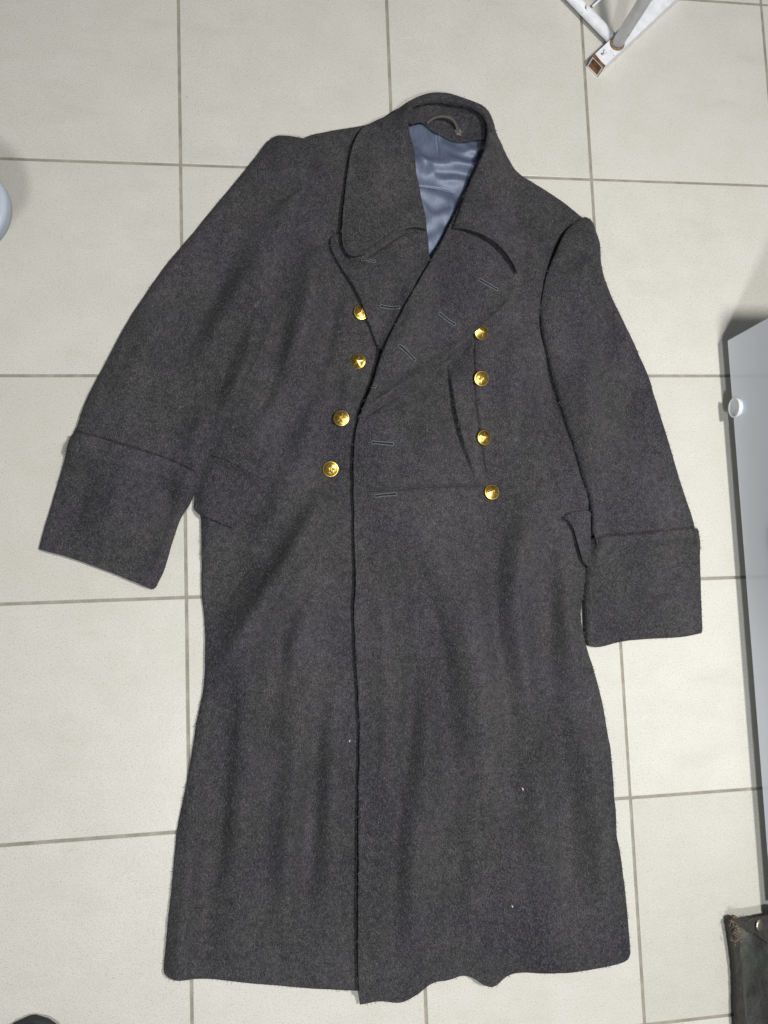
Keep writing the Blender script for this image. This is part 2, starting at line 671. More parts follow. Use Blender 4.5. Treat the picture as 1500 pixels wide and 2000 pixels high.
    for f in folds:
        w = spline(at_np(f['p'], zref), 0.01)
        dd, sg, par = seg_dist(xy, w[:-1], w[1:], True)
        s = f.get('s', 0.02)
        asym = f.get('a', 0.0)
        ss = np.where(sg > 0, s * (1 + asym), s * (1 - asym))
        taper = 1.0
        if f.get('taper', True):
            taper = np.sin(np.clip(par, 0, 1) * math.pi) ** 0.75
            if f.get('open') == 'end': taper = np.sin(np.clip(par * 1.3, 0, 1) * math.pi / 2) ** 1.2
            if f.get('open') == 'start': taper = np.clip((1 - par) / 0.3, 0, 1)
        z = z + FOLD * f['h'] * np.exp(-(dd / ss) ** 2) * taper * np.clip(d_s / 0.025 + 0.15, 0, 1)
    for cdef in creases:
        w = spline(at_np(cdef['p'], zref), 0.003)
        dd, sg, par = seg_dist(xy, w[:-1], w[1:], True)
        taper = np.clip(np.minimum(par, 1 - par) / 0.06, 0.25, 1)
        wd = cdef.get('w', 0.0016)
        z = z - 1.5 * cdef.get('h', 0.0025) * np.exp(-(dd / wd) ** 2) * taper
        if 'puff' in cdef:
            z = z + cdef['puff'] * np.exp(-((dd - 0.007) / 0.006) ** 2) * taper
    for sdef in steps:
        w = spline(at_np(sdef['p'], zref), 0.003)
        dd, sg, par = seg_dist(xy, w[:-1], w[1:], True)
        taper = np.sin(np.clip(par, 0, 1) * math.pi) ** 0.6
        up = np.clip((sg * dd) / 0.0012, 0, 1)
        z = z + sdef['h'] * taper * up * np.exp(-dd / sdef.get('L', 0.03))
        z = z - 0.4 * sdef['h'] * taper * np.exp(-(dd / 0.003) ** 2) * (sg < 0)
    if lift:
        z = z + lift * np.exp(-d_o / lift_w) * np.clip(d_s / 0.02, 0, 1) * np.clip(1 + 0.4 * sample(UNEVEN, xy), 0.5, 1.7)
    if extra is not None:
        z = z + extra(xy, d_all)
    mm = kinds == 'm'
    if mm.any():   # sewn edge: the piece is drawn down onto the layer below
        d_m = seg_dist(xy, A[mm], B[mm])
        z = z - (0.003 + 0.48 * puff) * np.exp(-d_m / 0.010)
    zfloor = 0.0008
    z = np.maximum(z, sample(TOP, xy) + 0.0004 + 0.3 * t)
    # rounded lip
    q = np.clip(1 - d_all / edge_r, 0, 1)
    lip = edge_r * (1 - np.sqrt(np.clip(1 - q * q, 0, 1)))
    ztop = np.maximum(z - np.minimum(lip, t * 0.55), zfloor + 0.001)
    zbot = np.maximum(z - t + np.minimum(lip, t * 0.4), zfloor)
    ztop = np.maximum(ztop, zbot + 0.0004)
    N = len(xy)
    V = np.vstack([np.column_stack([xy, ztop]), np.column_stack([xy, zbot])])
    F = [tuple(x) for x in tris] + [tuple(x) for x in (tris[:, ::-1] + N)]
    # side wall along boundary edges
    ed = {}
    for x in tris:
        for k in range(3):
            e = (int(x[k]), int(x[(k + 1) % 3]))
            ed[e] = 1
    for (p, q2) in list(ed):
        if (q2, p) not in ed:
            F.append((p, p + N, q2 + N, q2))
    me = mesh_py(name, V, F)
    o = link(name, me, mat, parent, smooth=True)
    # lay it down on the raster
    ix0, ix1 = int((lo[0] - RX0) / RS) - 1, int((hi[0] - RX0) / RS) + 2
    iy0, iy1 = int((lo[1] - RY0) / RS) - 1, int((hi[1] - RY0) / RS) + 2
    ix0, iy0 = max(ix0, 0), max(iy0, 0)
    sub = (slice(iy0, iy1), slice(ix0, ix1))
    cx, cy = GX[sub].ravel(), GY[sub].ravel()
    cc = np.stack([cx, cy], 1)
    ins = inside(loop, cc)
    # splat vertex heights to the raster, then spread
    acc = np.zeros((NY, NX))
    cnt = np.zeros((NY, NX))
    vx = np.clip(((xy[:, 0] - RX0) / RS).astype(int), 0, NX - 1)
    vy = np.clip(((xy[:, 1] - RY0) / RS).astype(int), 0, NY - 1)
    np.add.at(acc, (vy, vx), ztop)
    np.add.at(cnt, (vy, vx), 1)
    num, den = acc[sub], cnt[sub]
    full = np.where(den > 0, num / np.maximum(den, 1), 0)
    for r in (1, 2, 3, 5):
        bn, bd = box_blur(num, r), box_blur(den, r)
        m = (full == 0) & (bd > 1e-9)
        full[m] = bn[m] / bd[m]
    lay = full.ravel()
    cur = TOP[sub].ravel()
    cur[ins] = np.maximum(cur[ins], lay[ins])
    TOP[sub] = cur.reshape(TOP[sub].shape)
    if fibres:
        PANELS.append((np.column_stack([xy, ztop]), tris, fibres))
    return o


def top_z(u, v, zref=0.02):
    p = at(u, v, zref)
    for _ in range(3):
        z = float(sample(TOP, np.array([[p.x, p.y]]))[0])
        p = at(u, v, z)
    return Vector((p.x, p.y, z))


def top_n(p, e=0.006):
    f = lambda x, y: float(sample(TOP, np.array([[x, y]]))[0])
    gx_ = (f(p.x + e, p.y) - f(p.x - e, p.y)) / (2 * e)
    gy_ = (f(p.x, p.y + e) - f(p.x, p.y - e)) / (2 * e)
    return Vector((-gx_, -gy_, 1)).normalized()


coat = empty('greatcoat', at(740, 1100, 0.0))
tag(coat, 'long dark grey wool military greatcoat with gold star buttons lying on the tiles', 'coat')

HEM_L = [(318, 1890), (322, 1902), (345, 1910), (385, 1909), (420, 1909), (500, 1918), (600, 1928), (697, 1933)]
HEM_R = [(703, 1962), (740, 1954), (795, 1948), (815, 1941), (830, 1930), (842, 1923), (870, 1915), (905, 1907), (922, 1909), (938, 1917), (955, 1921), (970, 1918), (988, 1908), (1012, 1901), (1070, 1901), (1140, 1896), (1190, 1888), (1225, 1876), (1236, 1864)]
SIDE_R = [(1236, 1864), (1232, 1830), (1226, 1760), (1222, 1720), (1213, 1660), (1208, 1635), (1204, 1570), (1196, 1470), (1190, 1440), (1180, 1380), (1165, 1320), (1150, 1270), (1140, 1230), (1137, 1200), (1142, 1160), (1146, 1110), (1158, 1000), (1155, 850), (1140, 650), (1155, 500), (1150, 432)]
SIDE_L = [(555, 300), (535, 450), (470, 700), (405, 900), (388, 985), (392, 1020), (393, 1080), (393, 1160), (399, 1215), (400, 1300), (397, 1345), (385, 1405), (368, 1510), (345, 1625), (333, 1750), (318, 1890)]

# back of the coat, lying on the tiles
cloth('back_panel', [
    ('h', [(600, 275), (640, 262), (720, 245), (775, 212), (850, 192), (920, 210), (960, 250), (1010, 345), (1140, 432)]),
    ('h', [(1140, 432), (1145, 520), (1130, 650), (1145, 850), (1145, 1000), (1130, 1200), (1160, 1340), (1185, 1480), (1200, 1660), (1222, 1860)]),
    ('h', [(1222, 1860), (1130, 1886), (960, 1890), (800, 1925), (690, 1920), (500, 1908), (335, 1895)]),
    ('h', [(335, 1895), (352, 1640), (390, 1440), (408, 1300), (402, 1000), (420, 900), (480, 700), (545, 450), (600, 275)]),
], 0.004, WOOL, coat, gap=0.0, spacing=0.012, fibres=0.0)

# satin lining inside the back, seen through the open neck
def lining_wrinkles(xy, d):
    z = np.zeros(len(xy))
    for p, h, s in (([(790, 318), (850, 322), (945, 330)], 0.0075, 0.009), ([(850, 250), (868, 300), (930, 335)], 0.006, 0.008),
                    ([(800, 365), (880, 392)], 0.004, 0.008), ([(815, 440), (870, 425)], 0.0045, 0.010), ([(812, 300), (850, 345), (905, 352)], 0.004, 0.006), ([(822, 395), (845, 420), (880, 410)], 0.003, 0.006), ([(840, 470), (862, 455)], 0.004, 0.008), ([(872, 285), (905, 300), (945, 292)], 0.0045, 0.006),
                    ([(800, 285), (830, 330)], 0.005, 0.008), ([(895, 275), (930, 300)], 0.004, 0.007)):
        w = spline(at_np(p, 0.01), 0.006)
        z += 1.15 * h * np.exp(-(seg_dist(xy, w[:-1], w[1:]) / (1.2 * s)) ** 2)
    return z


cloth('lining', [
    ('h', [(775, 238), (800, 246), (826, 242), (840, 252), (855, 264), (880, 268), (900, 276), (925, 272), (965, 275)]),
    ('h', [(965, 275), (930, 380), (875, 560)]),
    ('h', [(875, 560), (815, 560)]),
    ('h', [(815, 560), (790, 400), (775, 238)]),
], 0.010, SATIN, coat, t=0.0012, gap=0.001, puff=0, spacing=0.0035, fibres=0.0, uneven=0.0006, uneven2=0.0007, extra=lining_wrinkles,
    creases=[dict(p=[(812, 362), (850, 366), (888, 374)], h=0.0016, w=0.0013), dict(p=[(888, 374), (889, 392)], h=0.002, w=0.0013), dict(p=[(850, 262), (857, 300)], h=0.0012, w=0.001)])

# under front (photo left)
cloth('front_panel', [
    ('s', [(790, 226), (700, 246), (640, 256), (592, 268), (555, 300)]),
    ('s', SIDE_L),
    ('o', HEM_L),
    ('h', [(697, 1933), (745, 1934)]),
    ('h', [(745, 1934), (748, 1500), (750, 1000), (790, 800), (850, 600), (838, 515)]),
    ('o', [(838, 515), (830, 440), (818, 380), (806, 320), (797, 262), (790, 226)]),
], 0.014, WOOL, coat, zedge=0.010, puff=0.008, pr=0.020, lift=0.001,
    folds=[
        dict(p=[(640, 960), (560, 1100), (480, 1230), (430, 1330)], h=0.013, s=0.026, a=0.3),
        dict(p=[(500, 1080), (430, 1160), (400, 1260)], h=-0.007, s=0.018),
        dict(p=[(660, 1080), (600, 1200), (560, 1300)], h=0.007, s=0.022),
        dict(p=[(575, 1180), (530, 1300), (510, 1480)], h=-0.008, s=0.020),
        dict(p=[(510, 1250), (482, 1500), (468, 1720), (460, 1890)], h=0.0055, s=0.022),
        dict(p=[(590, 1350), (575, 1500), (560, 1700), (555, 1850)], h=0.007, s=0.020),
        dict(p=[(620, 1400), (605, 1600), (595, 1800)], h=-0.005, s=0.016),
        dict(p=[(450, 1280), (428, 1520), (405, 1750), (395, 1890)], h=-0.0055, s=0.018),
        dict(p=[(390, 1500), (370, 1700), (350, 1890)], h=0.004, s=0.016, open='end'),
        dict(p=[(655, 1300), (650, 1500), (645, 1750)], h=0.005, s=0.016),
        dict(p=[(620, 480), (600, 600), (560, 740)], h=0.007, s=0.020),
        dict(p=[(655, 560), (640, 640), (610, 760)], h=-0.005, s=0.014),
        dict(p=[(560, 620), (520, 740), (470, 860)], h=-0.006, s=0.016),
        dict(p=[(640, 760), (600, 860), (570, 960)], h=0.006, s=0.020),
        dict(p=[(690, 700), (680, 780), (650, 900)], h=0.005, s=0.014),
        dict(p=[(540, 900), (500, 1000), (470, 1060)], h=-0.004, s=0.016),
    ],
    creases=[dict(p=[(706, 735), (690, 790), (672, 850), (660, 900)], h=0.0014, w=0.0014), dict(p=[(661, 911), (672, 917), (688, 923)], h=0.002, w=0.0014),
             dict(p=[(612, 300), (640, 288), (690, 282)], h=0.0012, w=0.002)])

# over front (photo right)
cloth('front_panel', [
    ('o', [(927, 333), (905, 384), (870, 455), (838, 515), (790, 600), (745, 690), (724, 755), (708, 795), (694, 840), (689, 880), (688, 950), (690, 1050), (692, 1130), (689, 1190), (693, 1290), (697, 1360), (700, 1430), (699, 1480), (697, 1600), (696, 1750), (697, 1900), (703, 1962)]),
    ('o', HEM_R),
    ('s', SIDE_R),
    ('s', [(1150, 432), (1105, 395), (1060, 365), (1015, 337), (970, 285)]),
    ('h', [(970, 285), (945, 300), (927, 333)]),
], 0.018, WOOL, coat, zedge=0.013, puff=0.008, pr=0.022, t=0.0045, lift=0.0022, lift_w=0.010,
    folds=[
        dict(p=[(1010, 960), (978, 1050), (965, 1150), (985, 1300), (1010, 1450)], h=-0.0050, s=0.018),
        dict(p=[(1050, 960), (1012, 1080), (1005, 1220), (1030, 1400)], h=0.0055, s=0.020),
        dict(p=[(1085, 1010), (1072, 1130), (1085, 1300)], h=-0.0045, s=0.014),
        dict(p=[(1110, 1120), (1105, 1220), (1130, 1350)], h=0.005, s=0.016),
        dict(p=[(800, 1040), (830, 1180), (860, 1330), (880, 1500)], h=-0.007, s=0.022),
        dict(p=[(740, 1100), (760, 1250), (775, 1500), (770, 1750)], h=0.006, s=0.022),
        dict(p=[(815, 1230), (796, 1430), (772, 1640), (765, 1850)], h=-0.006, s=0.014),
        dict(p=[(850, 1280), (834, 1480), (812, 1700), (806, 1900)], h=0.0055, s=0.018),
        dict(p=[(900, 1150), (930, 1350), (950, 1600)], h=0.007, s=0.028),
        dict(p=[(960, 1750), (957, 1850), (955, 1921)], h=0.0035, s=0.020, open='end'),
        dict(p=[(905, 1780), (903, 1907)], h=-0.0012, s=0.014, open='end'),
        dict(p=[(775, 1820), (780, 1950)], h=0.003, s=0.020, open='end'),
        dict(p=[(850, 1800), (850, 1920)], h=-0.0012, s=0.014, open='end'),
        dict(p=[(1040, 1150), (1085, 1420), (1110, 1650), (1120, 1850)], h=-0.006, s=0.020),
        dict(p=[(1010, 1330), (1040, 1500), (1060, 1760)], h=0.006, s=0.024),
        dict(p=[(1140, 1380), (1160, 1560), (1180, 1800)], h=0.005, s=0.020),
        dict(p=[(880, 1560), (890, 1700), (880, 1850)], h=-0.005, s=0.018),
        dict(p=[(1010, 640), (1000, 760), (1010, 900)], h=0.004, s=0.022),
        dict(p=[(820, 800), (850, 880), (860, 940)], h=0.004, s=0.03),
        dict(p=[(735, 812), (800, 772), (880, 715), (940, 665)], h=-0.004, s=0.012),
        dict(p=[(862, 720), (872, 800), (890, 880), (912, 930)], h=-0.0045, s=0.014),
        dict(p=[(1060, 700), (1075, 800), (1100, 900)], h=-0.005, s=0.016),
        dict(p=[(1010, 440), (1050, 520), (1040, 620)], h=0.004, s=0.022),
    ],
    creases=[dict(p=[(928, 660), (927, 757), (932, 813), (940, 879), (950, 935)], h=0.0036, w=0.0018, puff=0.0010),
             dict(p=[(700, 961), (760, 957), (830, 950), (900, 948), (946, 949)], h=0.0036, w=0.0020),
             dict(p=[(698, 835), (695, 900), (694, 1000), (696, 1150)], h=0.0009, w=0.0013),
             dict(p=[(712, 818), (740, 797), (770, 777), (805, 756), (845, 728), (880, 702), (930, 659)], h=0.0060, w=0.0034)],  # groove added to make a shadow line along the lapel edge
    steps=[dict(p=[(875, 690), (881, 750), (888, 799), (899, 851), (913, 896), (927, 938)], h=0.012, L=0.026)])

# lapels
cloth('lapel', [
    ('s', [(838, 515), (830, 440), (822, 410)]),
    ('h', [(822, 410), (790, 420), (690, 425)]),
    ('h', [(690, 425), (667, 457)]),
    ('o', [(667, 457), (650, 463), (645, 470), (647, 488), (656, 507), (675, 540), (692, 568), (706, 597), (722, 640), (735, 672), (747, 696)]),
    ('h', [(747, 696), (790, 690), (845, 560), (838, 515)]),
], 0.022, WOOL, coat, lift=0.0030, lift_w=0.012, puff=0.002, pr=0.010, spacing=0.005,
    folds=[dict(p=[(760, 500), (790, 560), (800, 610)], h=0.003, s=0.012)],
    creases=[dict(p=[(674, 497), (697, 508), (718, 501), (748, 480), (778, 461), (802, 454), (832, 455)], h=0.0034, w=0.0026)])  # groove added so a dark gap shows under the collar edge
cloth('lapel', [
    ('s', [(905, 384), (870, 455), (838, 515), (790, 600), (745, 690), (724, 755), (708, 795), (697, 822)]),
    ('o', [(697, 822), (712, 806), (735, 788), (765, 769), (800, 748), (840, 720), (875, 695), (925, 652), (965, 618)]),
    ('o', [(965, 618), (990, 590), (1006, 560), (1012, 530)]),
    ('h', [(1012, 530), (1000, 470), (960, 440), (905, 384)]),
], 0.026, WOOL, coat, lift=0.0140, lift_w=0.010, t=0.0065, puff=0.003, pr=0.012, spacing=0.005,
    folds=[dict(p=[(840, 560), (800, 640), (750, 730)], h=0.0035, s=0.02), dict(p=[(750, 755), (800, 722), (860, 680), (930, 625)], h=-0.0025, s=0.010)],
    extra=lambda xy, d: -0.0028 * np.exp(-(np.linalg.norm(xy - at_np([(1000, 575)], 0.026), axis=1) / 0.035) ** 2))

# inside of the collar stand at the back of the neck
def stand_slope(xy, d):
    w = spline(at_np([(792, 240), (815, 214), (850, 200), (900, 208), (945, 240), (948, 275)], 0.02), 0.005)
    return 0.016 * np.exp(-(seg_dist(xy, w[:-1], w[1:]) / 0.016) ** 1.5)


cloth('collar_stand', [
    ('h', [(785, 262), (790, 225), (815, 205), (850, 194), (900, 200), (935, 215), (952, 235), (955, 285)]),
    ('o', [(955, 285), (930, 274), (912, 279), (893, 277), (872, 268), (850, 262), (838, 250), (826, 241), (808, 244), (785, 262)]),
], 0.018, WOOL, coat, t=0.003, spacing=0.004, uneven=0.0008, extra=stand_slope,
    creases=[dict(p=[(838, 207), (870, 211), (900, 218), (922, 227)], h=0.0025, w=0.0014), dict(p=[(922, 225), (912, 250), (908, 272)], h=0.0016, w=0.0016)])

# collar
def collar_crest(xy, d):
    w = spline(at_np([(797, 262), (792, 240), (815, 208), (850, 193), (900, 200), (948, 232), (950, 265), (927, 333)], 0.03), 0.005)
    return 0.010 * np.exp(-(seg_dist(xy, w[:-1], w[1:]) / 0.022) ** 2)


cloth('collar', [
    ('s', [(882, 449), (905, 386), (927, 334), (941, 299), (948, 262), (942, 234), (920, 215), (890, 207), (850, 203), (815, 214), (798, 232), (792, 257), (799, 310), (811, 360), (822, 410), (833, 450)]),
    ('o', [(833, 450), (800, 449), (775, 456), (745, 475), (715, 496), (697, 503), (682, 501), (672, 490), (667, 472), (667, 440), (672, 395), (678, 340), (686, 292), (700, 260), (718, 236)]),
    ('s', [(718, 236), (742, 225), (765, 217), (790, 203), (815, 190), (850, 183), (885, 190), (922, 203), (945, 213), (960, 230), (975, 262), (990, 295), (1013, 334)]),
    ('o', [(1013, 334), (1024, 380), (1027, 440), (1022, 500), (1008, 539)]),
    ('o', [(1008, 539), (996, 520), (980, 499), (960, 481), (930, 464), (905, 455), (882, 449)]),
], 0.032, WOOL, coat, t=0.0055, lift=0.0075, lift_w=0.010, puff=0.004, pr=0.012, spacing=0.005, extra=collar_crest,
    folds=[dict(p=[(740, 260), (735, 350), (740, 430)], h=0.003, s=0.025), dict(p=[(985, 330), (970, 400), (950, 450)], h=0.003, s=0.02)],
    creases=[dict(p=[(828, 440), (798, 440), (772, 447), (742, 466), (712, 486), (694, 493), (682, 488), (677, 470), (678, 430), (683, 380)], h=0.0009, w=0.0016),
             dict(p=[(892, 443), (935, 457), (965, 474), (985, 493), (1003, 520)], h=0.0009, w=0.0016)])

# pocket flaps
cloth('pocket_flap', [
    ('o', [(400, 890), (412, 893), (440, 902), (480, 921), (517, 941)]),
    ('o', [(517, 941), (503, 963), (486, 990), (470, 1017), (463, 1030), (452, 1031), (420, 1018), (390, 1006), (377, 994)]),
    ('o', [(377, 994), (381, 962), (400, 890)]),
], 0.014, WOOL, coat, lift=0.0035, lift_w=0.008, gap=0.0006, t=0.0045, uneven=0.0006,
    creases=[dict(p=[(404, 897), (440, 909), (480, 928), (510, 944)], h=0.0034, w=0.0022)])
cloth('pocket_flap', [
    ('o', [(1096, 1010), (1110, 1026), (1119, 1052), (1128, 1086), (1137, 1102), (1148, 1109)]),
    ('h', [(1148, 1109), (1175, 1100), (1180, 1020), (1150, 1000), (1120, 1000), (1096, 1010)]),
], 0.018, WOOL, coat, lift=0.006, lift_w=0.012, uneven=0.0006)

# sleeves
def cap_l(xy, d):
    c = at_np([(560, 320)], 0.03)[0]
    return 0.012 * np.exp(-(np.linalg.norm(xy - c, axis=1) / 0.06) ** 2)


cloth('sleeve', [
    ('s', [(590, 273), (576, 272), (556, 268), (540, 267), (524, 276), (500, 308), (440, 376), (380, 448), (320, 520), (276, 584), (240, 640), (200, 716), (176, 760), (158, 802), (142, 850)]),
    ('h', [(142, 850), (132, 885)]),
    ('h', [(132, 885), (250, 915), (380, 955)]),
    ('h', [(380, 955), (393, 930)]),
    ('s', [(393, 930), (410, 895), (424, 868), (456, 795), (482, 746), (520, 660), (540, 600), (560, 520), (578, 445), (590, 408)]),
    ('m', [(590, 408), (597, 380), (606, 360), (612, 332), (617, 304), (608, 288), (590, 273)]),
], 0.022, WOOL, coat, zedge=0.014, puff=0.018, pr=0.018, support_blur=0.024, extra=cap_l,
    folds=[
        dict(p=[(590, 372), (560, 380), (530, 400)], h=-0.006, s=0.012),
        dict(p=[(540, 420), (480, 560), (400, 720)], h=0.006, s=0.028),
        dict(p=[(470, 480), (400, 600), (340, 720)], h=-0.005, s=0.022),
        dict(p=[(480, 600), (440, 720), (400, 840)], h=-0.005, s=0.018),
        dict(p=[(330, 600), (270, 720), (220, 840)], h=0.004, s=0.025),
        dict(p=[(420, 760), (390, 840), (370, 910)], h=0.004, s=0.014),
    ])


def cap_r(xy, d):
    c = at_np([(1125, 480)], 0.03)[0]
    return 0.010 * np.exp(-(np.linalg.norm(xy - c, axis=1) / 0.05) ** 2)


cloth('sleeve', [
    ('m', [(1149, 423), (1127, 434), (1098, 461), (1078, 500), (1064, 534), (1057, 565), (1052, 605)]),
    ('s', [(1052, 605), (1054, 652), (1067, 712), (1085, 769), (1104, 830), (1121, 886), (1135, 940), (1147, 975), (1150, 1043)]),
    ('h', [(1150, 1043), (1155, 1075)]),
    ('h', [(1155, 1075), (1355, 1055)]),
    ('h', [(1355, 1055), (1361, 1030)]),
    ('s', [(1361, 1030), (1355, 1007), (1333, 940), (1306, 850), (1281, 769), (1270, 733), (1234, 652), (1193, 566), (1173, 519), (1171, 481), (1164, 458), (1156, 430), (1149, 423)]),
], 0.024, WOOL, coat, zedge=0.014, puff=0.013, pr=0.020, support_blur=0.035, extra=cap_r,
    folds=[
        dict(p=[(1080, 530), (1110, 525), (1130, 500)], h=-0.004, s=0.010),
        dict(p=[(1172, 490), (1168, 540), (1160, 600)], h=0.003, s=0.010),
        dict(p=[(1180, 560), (1190, 640), (1180, 720)], h=-0.005, s=0.018),
        dict(p=[(1110, 640), (1140, 760), (1180, 920)], h=0.005, s=0.022),
        dict(p=[(1240, 740), (1230, 800), (1260, 900)], h=-0.005, s=0.018),
        dict(p=[(1200, 800), (1230, 920), (1270, 1010)], h=0.004, s=0.02),
    ],
    creases=[dict(p=[(1172, 505), (1168, 545), (1161, 585)], h=0.0018, w=0.002)])

# turned-back cuffs
cloth('cuff', [
    ('o', [(138, 849), (165, 853), (196, 860), (254, 878), (322, 899), (366, 919), (394, 933)]),
    ('s', [(394, 933), (385, 953), (370, 984), (353, 1011), (336, 1058), (319, 1113), (304, 1145)]),
    ('o', [(304, 1145), (298, 1151), (260, 1136), (220, 1120), (135, 1089), (73, 1072)]),
    ('s', [(73, 1072), (91, 1007), (118, 919), (131, 868), (138, 849)]),
], 0.030, WOOL, coat, zedge=0.012, puff=0.006, pr=0.014, ground=0.016, support_blur=0.03, lift=0.0012, lift_w=0.01, t=0.005,
    folds=[dict(p=[(330, 910), (310, 1000), (280, 1110)], h=-0.006, s=0.016), dict(p=[(250, 900), (220, 1000), (190, 1090)], h=0.004, s=0.02), dict(p=[(170, 900), (150, 980), (130, 1060)], h=-0.003, s=0.014)])
cloth('cuff', [
    ('o', [(1148, 1052), (1200, 1048), (1260, 1042), (1320, 1036), (1366, 1033)]),
    ('s', [(1366, 1033), (1370, 1057), (1373, 1156), (1376, 1236)]),
    ('o', [(1376, 1236), (1338, 1244), (1270, 1248), (1216, 1253), (1170, 1264), (1150, 1261)]),
    ('s', [(1150, 1261), (1143, 1237), (1142, 1120), (1148, 1052)]),
], 0.030, WOOL, coat, zedge=0.012, puff=0.006, pr=0.016, ground=0.016, support_blur=0.03, lift=0.0012, lift_w=0.01, t=0.005,
    folds=[dict(p=[(1330, 1090), (1310, 1140), (1260, 1180)], h=-0.003, s=0.012), dict(p=[(1200, 1070), (1210, 1160), (1190, 1250)], h=0.003, s=0.02)])

# linings of the cuffs seen as a thin edge
# hanger loop
pts = [top_z(832, 243), top_z(846, 238), top_z(862, 238), top_z(878, 242), top_z(888, 250), top_z(894, 262)]
lift_ = [0.003, 0.011, 0.015, 0.014, 0.009, 0.003]
hp = spline(np.array([[p.x, p.y, p.z + l] for p, l in zip(pts, lift_)]), 0.003)
hanger = link('hanger_loop', tube_mesh('hanger_loop', hp, 0.0024, 10), TAPE, coat, True)
tag(hanger, 'frayed brown-grey hanging loop inside the collar')
# frayed end of the loop
fv, ff = [], []
c0 = Vector(hp[-1])
for k in range(26):
    a = random.uniform(0, 6.28)
    l = random.uniform(0.004, 0.009)
    p0 = c0 + Vector((random.uniform(-.003, .003), random.uniform(-.004, .004), 0.001))
    p1 = p0 + Vector((math.cos(a) * l, math.sin(a) * l, random.uniform(0.0005, 0.003)))
    s = Vector((-math.sin(a), math.cos(a), 0)) * 0.00035
    i = len(fv)
    fv += [p0 - s, p0 + s, p1]
    ff.append((i, i + 1, i + 2))
fr = link('fray', mesh_py('fray', fv, ff), mat_plain('pale_fray', (0.30, 0.28, 0.25), 0.9), hanger)
fr.matrix_parent_inverse = Matrix.Identity(4)

# ------------------------------------------------------------------ buttonholes
def buttonhole(a, b, eye_at_b=True):
    pa, pb = top_z(*a), top_z(*b)
    n = top_n((pa + pb) / 2)
    d = (pb - pa)
    L = d.length
    d.normalize()
    s = n.cross(d).normalized()
    eye = 0.0026
    path = []
    e0, e1 = (pa, pb) if eye_at_b else (pb, pa)
    dd = d if eye_at_b else -d
    for k in range(13):   # keyhole eye
        an = -2.35 + 4.7 * k / 12
        path.append(e1 - dd * eye + dd * math.cos(an) * eye + s * math.sin(an) * eye)
    w = 0.0018
    path += [e1 - dd * 0.006 + s * w, e0 + dd * 0.0004 + s * w * 1.3, e0 + s * 0.0005 - dd * .0004, e0 - s * 0.0005 - dd * .0004, e0 + dd * 0.0004 - s * w * 1.3, e1 - dd * 0.006 - s * w]
    path.append(path[0])
    # fit to the cloth
    q = []
    fine = []
    for a_, b_ in zip(path[:-1], path[1:]):
        m_ = max(1, int((b_ - a_).length / 0.0025))
        fine += [a_.lerp(b_, i_ / m_) for i_ in range(m_)]
    path = fine + [path[-1]]
    for p in path:
        z = float(sample(TOP, np.array([[p.x, p.y]]))[0])
        q.append(Vector((p.x, p.y, z + 0.0013)))
    ro = link('buttonhole', tube_mesh('buttonhole', q, 0.0008, 6, False), THREAD, coat, True)
    # stitches across the bar
    sv, sf = [], []
    for k in range(int(L / 0.0011)):
        c = e0 + dd * (0.0011 * k)
        for sd in (-1, 1):
            p0 = c + s * sd * 0.0015
            p1 = c + s * sd * random.uniform(0.0026, 0.0034)
            z = float(sample(TOP, np.array([[p1.x, p1.y]]))[0])
            i = len(sv)
            hw = dd * 0.00032
            sv += [Vector((p0.x, p0.y, z + .0014)) - hw, Vector((p0.x, p0.y, z + .0014)) + hw, Vector((p1.x, p1.y, z + .0002)) + hw, Vector((p1.x, p1.y, z + .0002)) - hw]
            sf.append((i, i + 1, i + 2, i + 3))
    st = link('stitching', mesh_py('stitching', sv, sf), THREAD, ro)
    st.matrix_parent_inverse = Matrix.Identity(4)
    # dark slit and eye
    v2, f2 = [], []
    hw = 0.0012
    c0, c1 = e0 + dd * 0.0008, e1 - dd * 0.004
    for i_ in range(9):
        c = c0.lerp(c1, i_ / 8)
        z = float(sample(TOP, np.array([[c.x, c.y]]))[0]) + 0.0012
        v2 += [Vector((c.x, c.y, z)) - s * hw, Vector((c.x, c.y, z)) + s * hw]
        if i_: f2.append((2 * i_ - 2, 2 * i_ - 1, 2 * i_ + 1, 2 * i_))
    ce = e1 - dd * eye
    z = float(sample(TOP, np.array([[ce.x, ce.y]]))[0]) + 0.0014
    i = len(v2)
    for k in range(14):
        an = 6.283 * k / 14
        v2.append(Vector((ce.x, ce.y, z)) + dd * math.cos(an) * eye * 0.85 + s * math.sin(an) * eye * 0.85)
    f2.append(tuple(range(i, i + 14)))
    sl = link('slit', mesh_py('slit', v2, f2), DARKSLIT, ro)
    sl.matrix_parent_inverse = Matrix.Identity(4)


for a, b, e in (((706, 507), (733, 512), True), ((742, 598), (780, 601), False), ((935, 546), (972, 567), True), ((857, 612), (889, 635), True),
                ((778, 675), (811, 705), True), ((723, 759), (734, 756), False), ((725, 864), (768, 868), False), ((731, 969), (774, 965), False)):
    buttonhole(a, b, e)

# ------------------------------------------------------------------ buttons
BR = 0.0120
prof = [(0.0, -0.004), (BR * 0.90, -0.0035), (BR * 0.985, -0.0022), (BR, -0.0008), (BR * 0.985, 0.0006), (BR * 0.94, 0.0012), (BR * 0.89, 0.0010), (BR * 0.87, 0.0012)]
for k in range(1, 11):
    r = BR * 0.87 * (1 - k / 10.0)
    prof.append((max(r, 0.0001), 0.0012 + 0.0020 * (1 - (r / (BR * 0.87)) ** 2)))
dome_me = lathe_mesh('button', prof, 48)
dome_me.materials.append(GOLD)


def dome_z(r):
    return 0.0012 + 0.0020 * (1 - min(1, r / (BR * 0.87)) ** 2)


